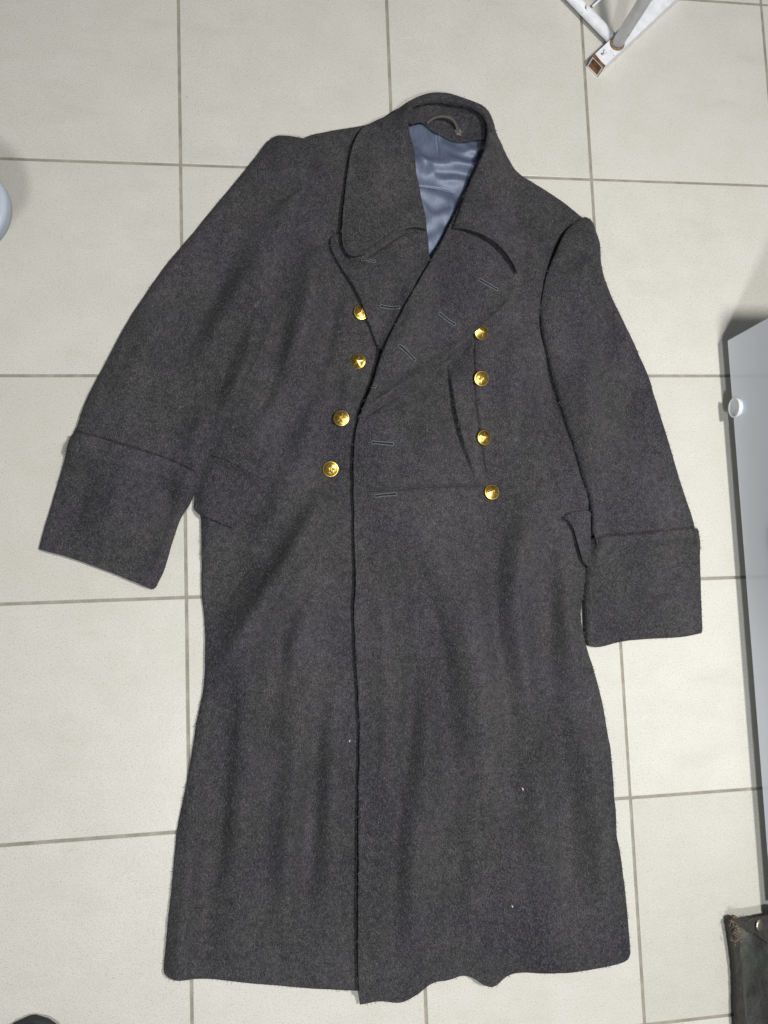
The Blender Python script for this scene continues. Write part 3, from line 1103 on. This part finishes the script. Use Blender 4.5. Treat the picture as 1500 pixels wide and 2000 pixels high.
def star_mesh():
    V, F = [], []
    R1, R0 = BR * 0.76, BR * 0.32
    V.append((0, 0, dome_z(0) + 0.0022))
    for k in range(10):
        r = R1 if k % 2 == 0 else R0
        an = math.pi / 2 + k * math.pi / 5
        V.append((r * math.cos(an), r * math.sin(an), dome_z(r) + (0.0007 if k % 2 == 0 else 0.0005)))
    # ridge line half way out keeps the facets above the dome
    for k in range(10):
        r = R1 if k % 2 == 0 else R0
        an = math.pi / 2 + k * math.pi / 5
        V.append((r * 1.06 * math.cos(an), r * 1.06 * math.sin(an), dome_z(r * 1.06) - 0.0004))
    for k in range(10):
        a, b = 1 + k, 1 + (k + 1) % 10
        F.append((0, a, b))
        F.append((a, a + 10, b + 10, b))
    me = mesh_py('star_emblem', V, F)
    me.materials.append(GOLD)
    return me


def sickle_mesh():
    bm = bmesh.new()
    zt = dome_z(0.002) + 0.0020
    def strip(path, w):
        tops, prev = [], None
        for i, (x, y) in enumerate(path):
            a = Vector(path[max(i - 1, 0)])
            b = Vector(path[min(i + 1, len(path) - 1)])
            t = (b - a).normalized()
            n = Vector((-t.y, t.x))
            ww = w[i] if hasattr(w, '__len__') else w
            row = [bm.verts.new((x - n.x * ww, y - n.y * ww, zt - .0009)), bm.verts.new((x - n.x * ww * .5, y - n.y * ww * .5, zt + .0002)), bm.verts.new((x + n.x * ww * .5, y + n.y * ww * .5, zt + .0002)), bm.verts.new((x + n.x * ww, y + n.y * ww, zt - .0009))]
            if prev:
                for k in range(3): bm.faces.new((prev[k], prev[k + 1], row[k + 1], row[k]))
            prev = row
    arc = [(0.0021 * math.cos(math.radians(a)), 0.0021 * math.sin(math.radians(a))) for a in range(120, -121, -20)]
    strip(arc + [(-0.0022, -0.0024)], [0.0001, .0003, .0004, .0004, .0004, .0004, .0004, .0004, .0004, .0004, .0004, .0004, .0003, .0003])
    strip([(0.0019, -0.0021), (-0.0011, 0.0011)], 0.0003)
    strip([(-0.0019, 0.0006), (-0.0005, 0.0019)], 0.0005)
    bmesh.ops.recalc_face_normals(bm, faces=bm.faces)
    me = mesh_bm('hammer_and_sickle', bm)
    me.materials.append(GOLD)
    return me


star_me, sick_me = star_mesh(), sickle_mesh()
dome_me.materials.append(GOLD_FIELD)
for p_ in dome_me.polygons:
    if math.hypot(p_.center.x, p_.center.y) < BR * 0.86: p_.material_index = 1
dome_me.polygons.foreach_set('use_smooth', [True] * len(dome_me.polygons))
BUTTONS = [((706, 611), 18, (-7, 9)), ((699, 708), -40, (4, -22)), ((666, 818), -25, (2, -13)), ((645, 917), -14, (9, -9)),
           ((938, 650), 14, (4, 10)), ((939, 741), 22, (10, 8)), ((944, 856), 160, (2, 16)), ((959, 962), 5, (-5, 4))]
for (u, v), spin, (tx, ty) in BUTTONS:
    p = top_z(u, v, 0.03)
    n = (top_n(p, 0.022) + Vector((0, 0, 1.2))).normalized()
    b = link('button', dome_me, None, coat)
    q = n.to_track_quat('Z', 'Y').to_matrix()
    q = Matrix.Rotation(math.radians(tx), 3, 'X') @ Matrix.Rotation(math.radians(ty), 3, 'Y') @ q @ Matrix.Rotation(math.radians(spin), 3, 'Z')
    m = Matrix.Translation(p + n * 0.0045) @ q.to_4x4()
    b.matrix_parent_inverse = Matrix.Translation(-coat.location)
    b.matrix_basis = m
    for nm, me in (('star_emblem', star_me), ('hammer_and_sickle', sick_me)):
        s = link(nm, me, None, None)
        s.parent = b

# ------------------------------------------------------------------ wool nap: loose pale hairs
def nap(count):
    V, F = [], []
    tot = [(np.linalg.norm(np.cross(v[t[:, 1]] - v[t[:, 0]], v[t[:, 2]] - v[t[:, 0]]), axis=1) * f) for v, t, f in PANELS]
    areas = np.array([a.sum() for a in tot])
    for (v, t, f), a, share in zip(PANELS, tot, areas / areas.sum()):
        k = int(count * share)
        pick = rng.choice(len(t), k, p=a / a.sum())
        r1, r2 = rng.random(k), rng.random(k)
        m = r1 + r2 > 1
        r1[m], r2[m] = 1 - r1[m], 1 - r2[m]
        A, B, C = v[t[pick, 0]], v[t[pick, 1]], v[t[pick, 2]]
        p = A + (B - A) * r1[:, None] + (C - A) * r2[:, None]
        an = rng.normal(-1.3, 1.1, k)
        l = rng.uniform(0.002, 0.0055, k)
        bend = rng.normal(0, 0.7, k)
        w = rng.uniform(0.00012, 0.00030, k)
        d1 = np.stack([np.cos(an), np.sin(an), np.zeros(k)], 1)
        d2 = np.stack([np.cos(an + bend), np.sin(an + bend), np.zeros(k)], 1)
        s = np.stack([-d1[:, 1], d1[:, 0], np.zeros(k)], 1) * w[:, None]
        up = np.array([0, 0, 1.0])
        h1 = rng.uniform(0.0003, 0.0011, k)[:, None]
        h2 = rng.uniform(0.0002, 0.0014, k)[:, None]
        m1 = p + d1 * (l * 0.5)[:, None] + up * h1
        m2 = m1 + d2 * (l * 0.5)[:, None] + up * (h2 - h1)
        base = sum(len(x) for x in V)
        blk = np.stack([p - s, p + s, m1 - s, m1 + s, m2], 1).reshape(-1, 3)
        V.append(blk)
        i = base + np.arange(k) * 5
        F.append(np.stack([i, i + 1, i + 3], 1))
        F.append(np.stack([i, i + 3, i + 2], 1))
        F.append(np.stack([i + 2, i + 3, i + 4], 1))
    V = np.vstack(V)
    F = np.vstack(F)
    me = bpy.data.meshes.new('wool_nap')
    me.vertices.add(len(V))
    me.vertices.foreach_set('co', V.ravel())
    me.loops.add(F.size)
    me.loops.foreach_set('vertex_index', F.ravel().astype(np.int32))
    me.polygons.add(len(F))
    me.polygons.foreach_set('loop_start', np.arange(0, F.size, 3, dtype=np.int32))
    me.polygons.foreach_set('loop_total', np.full(len(F), 3, dtype=np.int32))
    me.update(calc_edges=True)
    return me


nap_o = link('wool_nap', nap(60000), FIBRE, coat)
tag(nap_o, kind='stuff')

# ------------------------------------------------------------------ lint on the coat
def lint(u, v, l, an, label):
    p = top_z(u, v)
    d = Vector((math.cos(an), math.sin(an), 0))
    pts = [p + Vector((0, 0, 0.0012)) - d * l / 2, p + Vector((0, 0, 0.0018)) + Vector((-d.y, d.x, 0)) * l * 0.15, p + Vector((0, 0, 0.0012)) + d * l / 2]
    tag(link('lint', tube_mesh('lint', pts, [0.0005, 0.0010, 0.0004], 6), LINT), label, 'lint', 'white lint on the coat')


lint(683, 1447, 0.0035, 1.2, 'white lint fleck beside the front edge of the greatcoat skirt')
lint(1020, 1541, 0.0045, -1.2, 'white lint fleck on the right half of the greatcoat skirt')
lint(1000, 1770, 0.0035, -1.1, 'white lint fleck low on the skirt near the hem')
lint(1081, 760, 0.0045, 0.6, 'white lint fleck by the armhole of the right sleeve')

# ------------------------------------------------------------------ white cabinet (right)
XC = at(1398, 671, 0.0).x + 0.002
Y1 = at(1404, 670, 0.015).y
Y0 = at(1497, 1772, 0.015).y
GAPZ = 0.030
cab = empty('cabinet', (XC + 0.2, (Y0 + Y1) / 2, 0))
tag(cab, 'glossy white cabinet with a round knob standing at the right edge', 'cabinet')
CH = 0.33
link('carcass', mesh_bm('carcass', box_bm(XC + 0.019, XC + 0.42, Y0 + 0.002, Y1 - 0.002, GAPZ + 0.002, CH, 0.002)), WHITE, cab)
door = link('door', mesh_bm('door', box_bm(XC, XC + 0.018, Y0, Y1, GAPZ, CH - 0.002, 0.0025, 3)), WHITE, cab)
link('plinth', mesh_bm('plinth', box_bm(XC + 0.05, XC + 0.40, Y0 + 0.03, Y1 - 0.03, 0.0005, GAPZ + 0.004)), DARKBASE, cab)
link('worktop', mesh_bm('worktop', box_bm(XC + 0.004, XC + 0.43, Y0 - 0.004, Y1 + 0.004, CH + 0.001, CH + 0.024, 0.003)), WHITE, cab)
kp = atx(1441, 796, XC)
kprof = [(0.0, 0.0), (0.0152, 0.0), (0.0156, 0.003), (0.0163, 0.0052), (0.0161, 0.0066), (0.0150, 0.0074), (0.0136, 0.0070), (0.0128, 0.0046), (0.0114, 0.0034), (0.0001, 0.0032)]
kb = link('knob', lathe_mesh('knob', kprof, 40), KNOB, None, True)
kb.parent = door
kb.matrix_basis = Matrix.Translation(kp) @ Matrix.Rotation(-math.pi / 2, 4, 'Y')

# ------------------------------------------------------------------ white metal stand (top right)
A0 = at(1155.5, 140.5, 0.0)
A1 = at(1316, -10, 0.0)
fd = (A1 - A0)
fd.z = 0
fd.normalize()
fs = Vector((-fd.y, fd.x, 0))
TW = 0.0255
stand = empty('metal_stand', A0 + fd * 0.05)
tag(stand, 'chipped white metal stand with a rusty open foot in the top right corner', 'stand')


def hollow(p, d, s, w, l, th, name, mat, parent):
    """square tube open at the near end"""
    V, F = [], []
    def sec(o, h, zc):
        c = p + d * o
        return [c - s * h + Vector((0, 0, zc - h)), c + s * h + Vector((0, 0, zc - h)), c + s * h + Vector((0, 0, zc + h)), c - s * h + Vector((0, 0, zc + h))]
    h = w / 2
    c0 = 0.0012
    rows = [sec(l, h, h + .0006), sec(c0, h, h + .0006), sec(0, h - c0 * .6, h + .0006), sec(0, h - th, h + .0006), sec(0.02, h - th, h + .0006)]
    for r in rows: V += r
    for i in range(len(rows) - 1):
        for k in range(4):
            a, b = i * 4 + k, i * 4 + (k + 1) % 4
            F.append((a, a + 4, b + 4, b))
    F.append((16, 17, 18, 19))
    F.append((3, 2, 1, 0))
    me = mesh_py(name, V, F)
    bm = bmesh.new()
    bm.from_mesh(me)
    bmesh.ops.recalc_face_normals(bm, faces=bm.faces)
    bm.to_mesh(me)
    bm.free()
    return link(name, me, mat, parent)


foot = hollow(A0, fd, fs, TW, 0.62, 0.002, 'foot_tube', CHIPPED, stand)
# rusty plug in the open end, slightly proud and sloped
pv = []
for o, zz in ((0.0004, 0.0012), (0.0075, TW - 0.0026)):
    for sd in (-1, 1):
        pv.append(A0 + fd * o + fs * sd * (TW / 2 - 0.0016) + Vector((0, 0, zz)))
for o, zz in ((0.012, 0.0012), (0.012, TW - 0.0026)):
    for sd in (-1, 1):
        pv.append(A0 + fd * o + fs * sd * (TW / 2 - 0.0021) + Vector((0, 0, zz)))
pl = link('end_plug', mesh_py('end_plug', pv, [(0, 2, 3, 1), (0, 1, 5, 4), (2, 6, 7, 3), (0, 4, 6, 2), (1, 3, 7, 5)]), RUST, None)
pl.parent = foot
pl.matrix_parent_inverse = Matrix.Identity(4)
# bare worn band of the tube mouth
band = bmesh.new()
hb = TW / 2 + 0.0004
ring = []
for o in (-0.0003, 0.0045):
    c = A0 + fd * o
    row = []
    for sd, zz in ((-1, 0.0007), (-1, TW + 0.0010), (-0.3, TW + 0.0010), (0.35, TW + 0.0010), (1, TW + 0.0010), (1, 0.0007)):
        oo = 0 if o < 0 else random.uniform(-0.003, 0.004)
        row.append(band.verts.new(c + fd * oo + fs * sd * hb + Vector((0, 0, zz))))
    ring.append(row)
for k in range(5): band.faces.new((ring[0][k], ring[0][k + 1], ring[1][k + 1], ring[1][k]))
bo = link('rust_band', mesh_bm('rust_band', band), RUST, None)
bo.parent = foot
bo.matrix_parent_inverse = Matrix.Identity(4)
up = at(1210, 92, TW)
# keep the upright on the middle line of the foot
k = (up - A0).dot(fd)
ub = A0 + fd * k
link('upright_tube', tube_mesh('upright_tube', [ub + Vector((0, 0, TW * 0.7)), ub + Vector((0, 0, 0.3)), ub + Vector((0, 0, 0.9))], 0.0098, 24), CHIPPED, stand, True)
wv = []
for q in range(33):
    an = 2 * math.pi * q / 32
    wv.append(ub + Vector((math.cos(an) * 0.0108, math.sin(an) * 0.0108, TW + 0.0022 + 0.0007 * math.sin(3 * an))))
link('weld', tube_mesh('weld', wv, 0.0019, 8, False), mat_plain('rusty_weld', (0.22, 0.15, 0.08), 0.8, var=0.6, vscale=300), stand, True)
B1 = at(1193, 66, 0.022)
B0 = at(1112, -12, 0.022)
kk = (B1 - A0).dot(fd)
J = A0 + fd * kk + fs * (TW * 0.42)
bd = fs
link('cross_tube', tube_mesh('cross_tube', [Vector((J.x, J.y, 0.0165)), Vector((J.x, J.y, 0.0165)) + bd * 0.2, Vector((J.x, J.y, 0.0165)) + bd * 0.5], 0.0092, 20), CHIPPED, stand, True)
R0 = at(1157, 13, 0.016)
R0.z = 0.016
link('thin_rod', tube_mesh('thin_rod', [R0, R0 + fd * 0.2, R0 + fd * 0.5], 0.0021, 10), CHIPPED, stand, True)

# ------------------------------------------------------------------ grey stool seat corner (left edge)
SH = 0.275
corner = at(12.5, 443, SH)
stool = empty('stool', (corner.x - 0.19, corner.y + 0.0, 0))
tag(stool, 'pale blue-grey stool whose rounded seat corner pokes in at the left edge', 'stool')
R_ = 0.056
half = 0.17
ang0 = math.radians(45 + 6)
ol = []
for qx, qy, a0 in ((1, 1, 0), (-1, 1, 90), (-1, -1, 180), (1, -1, 270)):
    for k in range(13):
        a = math.radians(a0 + 90 * k / 12)
        ol.append(Vector((qx * (half - R_) + R_ * math.cos(a), qy * (half - R_) + R_ * math.sin(a))))
tip = max((Matrix.Rotation(ang0, 2) @ p).x for p in ol)
cen = Vector((corner.x - tip, corner.y + 0.012))
sv, sf = [], []
levels = [(-0.030, SH - 0.026), (-0.003, SH - 0.026), (0.0, SH - 0.022), (0.0, SH - 0.006), (-0.002, SH - 0.0018), (-0.006, SH), (-0.05, SH - 0.002)]
for ins, z in levels:
    for p in ol:
        d = p.normalized()
        q = Matrix.Rotation(ang0, 2) @ (p + d * ins)
        sv.append((cen.x + q.x, cen.y + q.y, z))
n = len(ol)
for i in range(len(levels) - 1):
    for k in range(n):
        a, b = i * n + k, i * n + (k + 1) % n
        sf.append((a, b, b + n, a + n))
sf.append(tuple(range(n - 1, -1, -1)))
sf.append(tuple(range((len(levels) - 1) * n, len(levels) * n)))
link('seat', mesh_py('seat', sv, sf), SEAT, stool, True)
link('column', tube_mesh('column', [Vector((cen.x, cen.y, 0.012)), Vector((cen.x, cen.y, SH - 0.027))], 0.018, 20), STEEL, stool, True)
pb = link('base', lathe_mesh('base', [(0.0, 0.0005), (0.105, 0.0005), (0.107, 0.004), (0.100, 0.009), (0.03, 0.016), (0.0001, 0.017)], 40), STEEL, stool, True)
pb.matrix_parent_inverse = Matrix.Translation(-stool.location)
pb.location = (cen.x, cen.y, 0)

# ------------------------------------------------------------------ worn leather bag (bottom right)
BH = 0.024
bag = empty('leather_bag', at(1480, 1900, 0))
tag(bag, 'battered dark olive leather bag with a torn corner in the bottom right', 'bag')
bo_ = [at_np([p], 0.0)[0] for p in ((1417, 1800), (1424, 1850), (1428, 1900), (1433, 2000), (1440, 2120), (1720, 2120), (1700, 1776), (1560, 1782), (1500, 1784), (1460, 1789), (1432, 1788))]
bl = spline(np.array(bo_ + [bo_[0]]), 0.012)[:-1]
cen2 = bl.mean(0)
rows = []
for ins, z in ((0.004, 0.0008), (0.0, 0.006), (-0.001, BH * 0.5), (0.001, BH - 0.006), (0.004, BH - 0.0015), (0.010, BH)):
    row = []
    for i, p in enumerate(bl):
        d = cen2 - p
        d /= np.linalg.norm(d)
        w = p + d * (ins + 0.0004 * math.sin(i * 0.9))
        row.append((w[0], w[1], z))
    rows.append(row)
for f in (0.15, 0.35, 0.6, 0.85):
    rows.append([(p[0] + (cen2[0] - p[0]) * f, p[1] + (cen2[1] - p[1]) * f, BH + 0.004 * math.sin(9 * f + i * 0.35) * (1 - f) + 0.003) for i, p in enumerate(bl)])
V = [v for r in rows for v in r]
n = len(bl)
F = []
for i in range(len(rows) - 1):
    for k in range(n):
        a, b = i * n + k, i * n + (k + 1) % n
        F.append((a, b, b + n, a + n))
F.append(tuple(range((len(rows) - 1) * n, len(rows) * n)))
me = mesh_py('body', V, F)
bm = bmesh.new(); bm.from_mesh(me); bmesh.ops.recalc_face_normals(bm, faces=bm.faces); bm.to_mesh(me); bm.free()
link('body', me, LEATHER, bag, True)


def slab(name, px, z, th, mat, parent, jag=0.0, off=None):
    w = at_np(px, z)
    w = spline(np.vstack([w, w[:1]]), 0.004)[:-1]
    if jag:
        w = w + rng.normal(0, jag, w.shape)
    n = len(w)
    V = [(p[0], p[1], z + th + rng.uniform(-.0004, .0004)) for p in w] + [(p[0], p[1], z) for p in w]
    F = [tuple(range(n))] + [(k, k + n, (k + 1) % n + n, (k + 1) % n) for k in range(n)]
    me = mesh_py(name, V, F)
    bm = bmesh.new(); bm.from_mesh(me); bmesh.ops.recalc_face_normals(bm, faces=bm.faces); bm.to_mesh(me); bm.free()
    return link(name, me, mat, parent)


slab('corner_patch', [(1432, 1795), (1462, 1792), (1500, 1786), (1540, 1784), (1540, 1850), (1500, 1842), (1474, 1824), (1446, 1810)], BH + 0.004, 0.004, DARKLEATHER, bag, 0.0006)
slab('edge_binding', [(1417, 1799), (1428, 1787), (1440, 1792), (1438, 1830), (1443, 1900), (1449, 2020), (1436, 2020), (1431, 1900), (1424, 1840)], BH * 0.6, 0.0085, DARKLEATHER, bag, 0.0003)
rv = lathe_mesh('rivet', [(0.0, 0.0), (0.0088, 0.0), (0.0092, 0.0012), (0.0084, 0.0024), (0.005, 0.0033), (0.0001, 0.0036)], 24)
ro = link('rivet', rv, NICKEL, bag, True)
rp = at(1483, 1807, BH + 0.008)
ro.matrix_parent_inverse = Matrix.Translation(-bag.location)
ro.matrix_basis = Matrix.Translation(rp) @ Matrix.Rotation(0.4, 4, 'Y')
fv, ff = [], []
for k in range(130):
    u, v = random.choice(((1434, 1798), (1438, 1804), (1444, 1806), (1440, 1815), (1438, 1825), (1440, 1838), (1452, 1803), (1458, 1812), (1448, 1798)))
    p0 = at(u + random.gauss(0, 5), v + random.gauss(0, 4), BH + 0.006)
    a = random.uniform(0, 6.28)
    l = random.uniform(0.003, 0.009)
    p1 = p0 + Vector((math.cos(a) * l, math.sin(a) * l, random.uniform(-0.002, 0.004)))
    s = Vector((-math.sin(a), math.cos(a), 0)) * random.uniform(0.0003, 0.0008)
    i = len(fv)
    fv += [p0 - s, p0 + s, p1]
    ff.append((i, i + 1, i + 2))
fo = link('frayed_edge', mesh_py('frayed_edge', fv, ff), FRAY, bag)
tag(fo, kind='stuff')

# ------------------------------------------------------------------ shoe tip (bottom left)
tip_ = at(52, 2013, 0.035)
shoe = empty('shoe', (tip_.x, tip_.y - 0.14, 0))
tag(shoe, 'dark navy shoe whose toe shows in the bottom left corner', 'shoe')


def loft(name, secs, mat):
    """secs: (y from the toe, half width, z low, z high)"""
    V, F = [], []
    n = 24
    for (y, w, z0, z1) in secs:
        for k in range(n):
            an = 2 * math.pi * k / n
            c, s_ = math.cos(an), math.sin(an)
            x = math.copysign(abs(c) ** 0.75, c) * w
            z = (z0 + z1) / 2 + math.copysign(abs(s_) ** 0.75, s_) * (z1 - z0) / 2
            V.append((tip_.x + x, tip_.y - y, z))
    for i in range(len(secs) - 1):
        for k in range(n):
            a, b = i * n + k, i * n + (k + 1) % n
            F.append((a, b, b + n, a + n))
    F.append(tuple(range(n - 1, -1, -1)))
    m = (len(secs) - 1) * n
    F.append(tuple(range(m, m + n)))
    me = mesh_py(name, V, F)
    bm = bmesh.new(); bm.from_mesh(me); bmesh.ops.recalc_face_normals(bm, faces=bm.faces); bm.to_mesh(me); bm.free()
    return link(name, me, mat, shoe, True)


loft('upper', [(0.0, 0.004, 0.022, 0.028), (0.004, 0.018, 0.018, 0.036), (0.012, 0.034, 0.016, 0.046), (0.03, 0.041, 0.015, 0.052), (0.07, 0.047, 0.015, 0.062), (0.12, 0.044, 0.015, 0.085), (0.18, 0.036, 0.015, 0.100), (0.24, 0.035, 0.015, 0.100), (0.275, 0.028, 0.016, 0.095), (0.283, 0.012, 0.02, 0.085)], SHOE)
loft('sole', [(-0.004, 0.006, 0.001, 0.014), (0.001, 0.022, 0.001, 0.017), (0.010, 0.034, 0.001, 0.018), (0.03, 0.045, 0.001, 0.018), (0.07, 0.050, 0.001, 0.018), (0.12, 0.044, 0.001, 0.019), (0.18, 0.036, 0.001, 0.022), (0.25, 0.036, 0.001, 0.024), (0.287, 0.026, 0.001, 0.024), (0.291, 0.012, 0.001, 0.022)], SOLE)
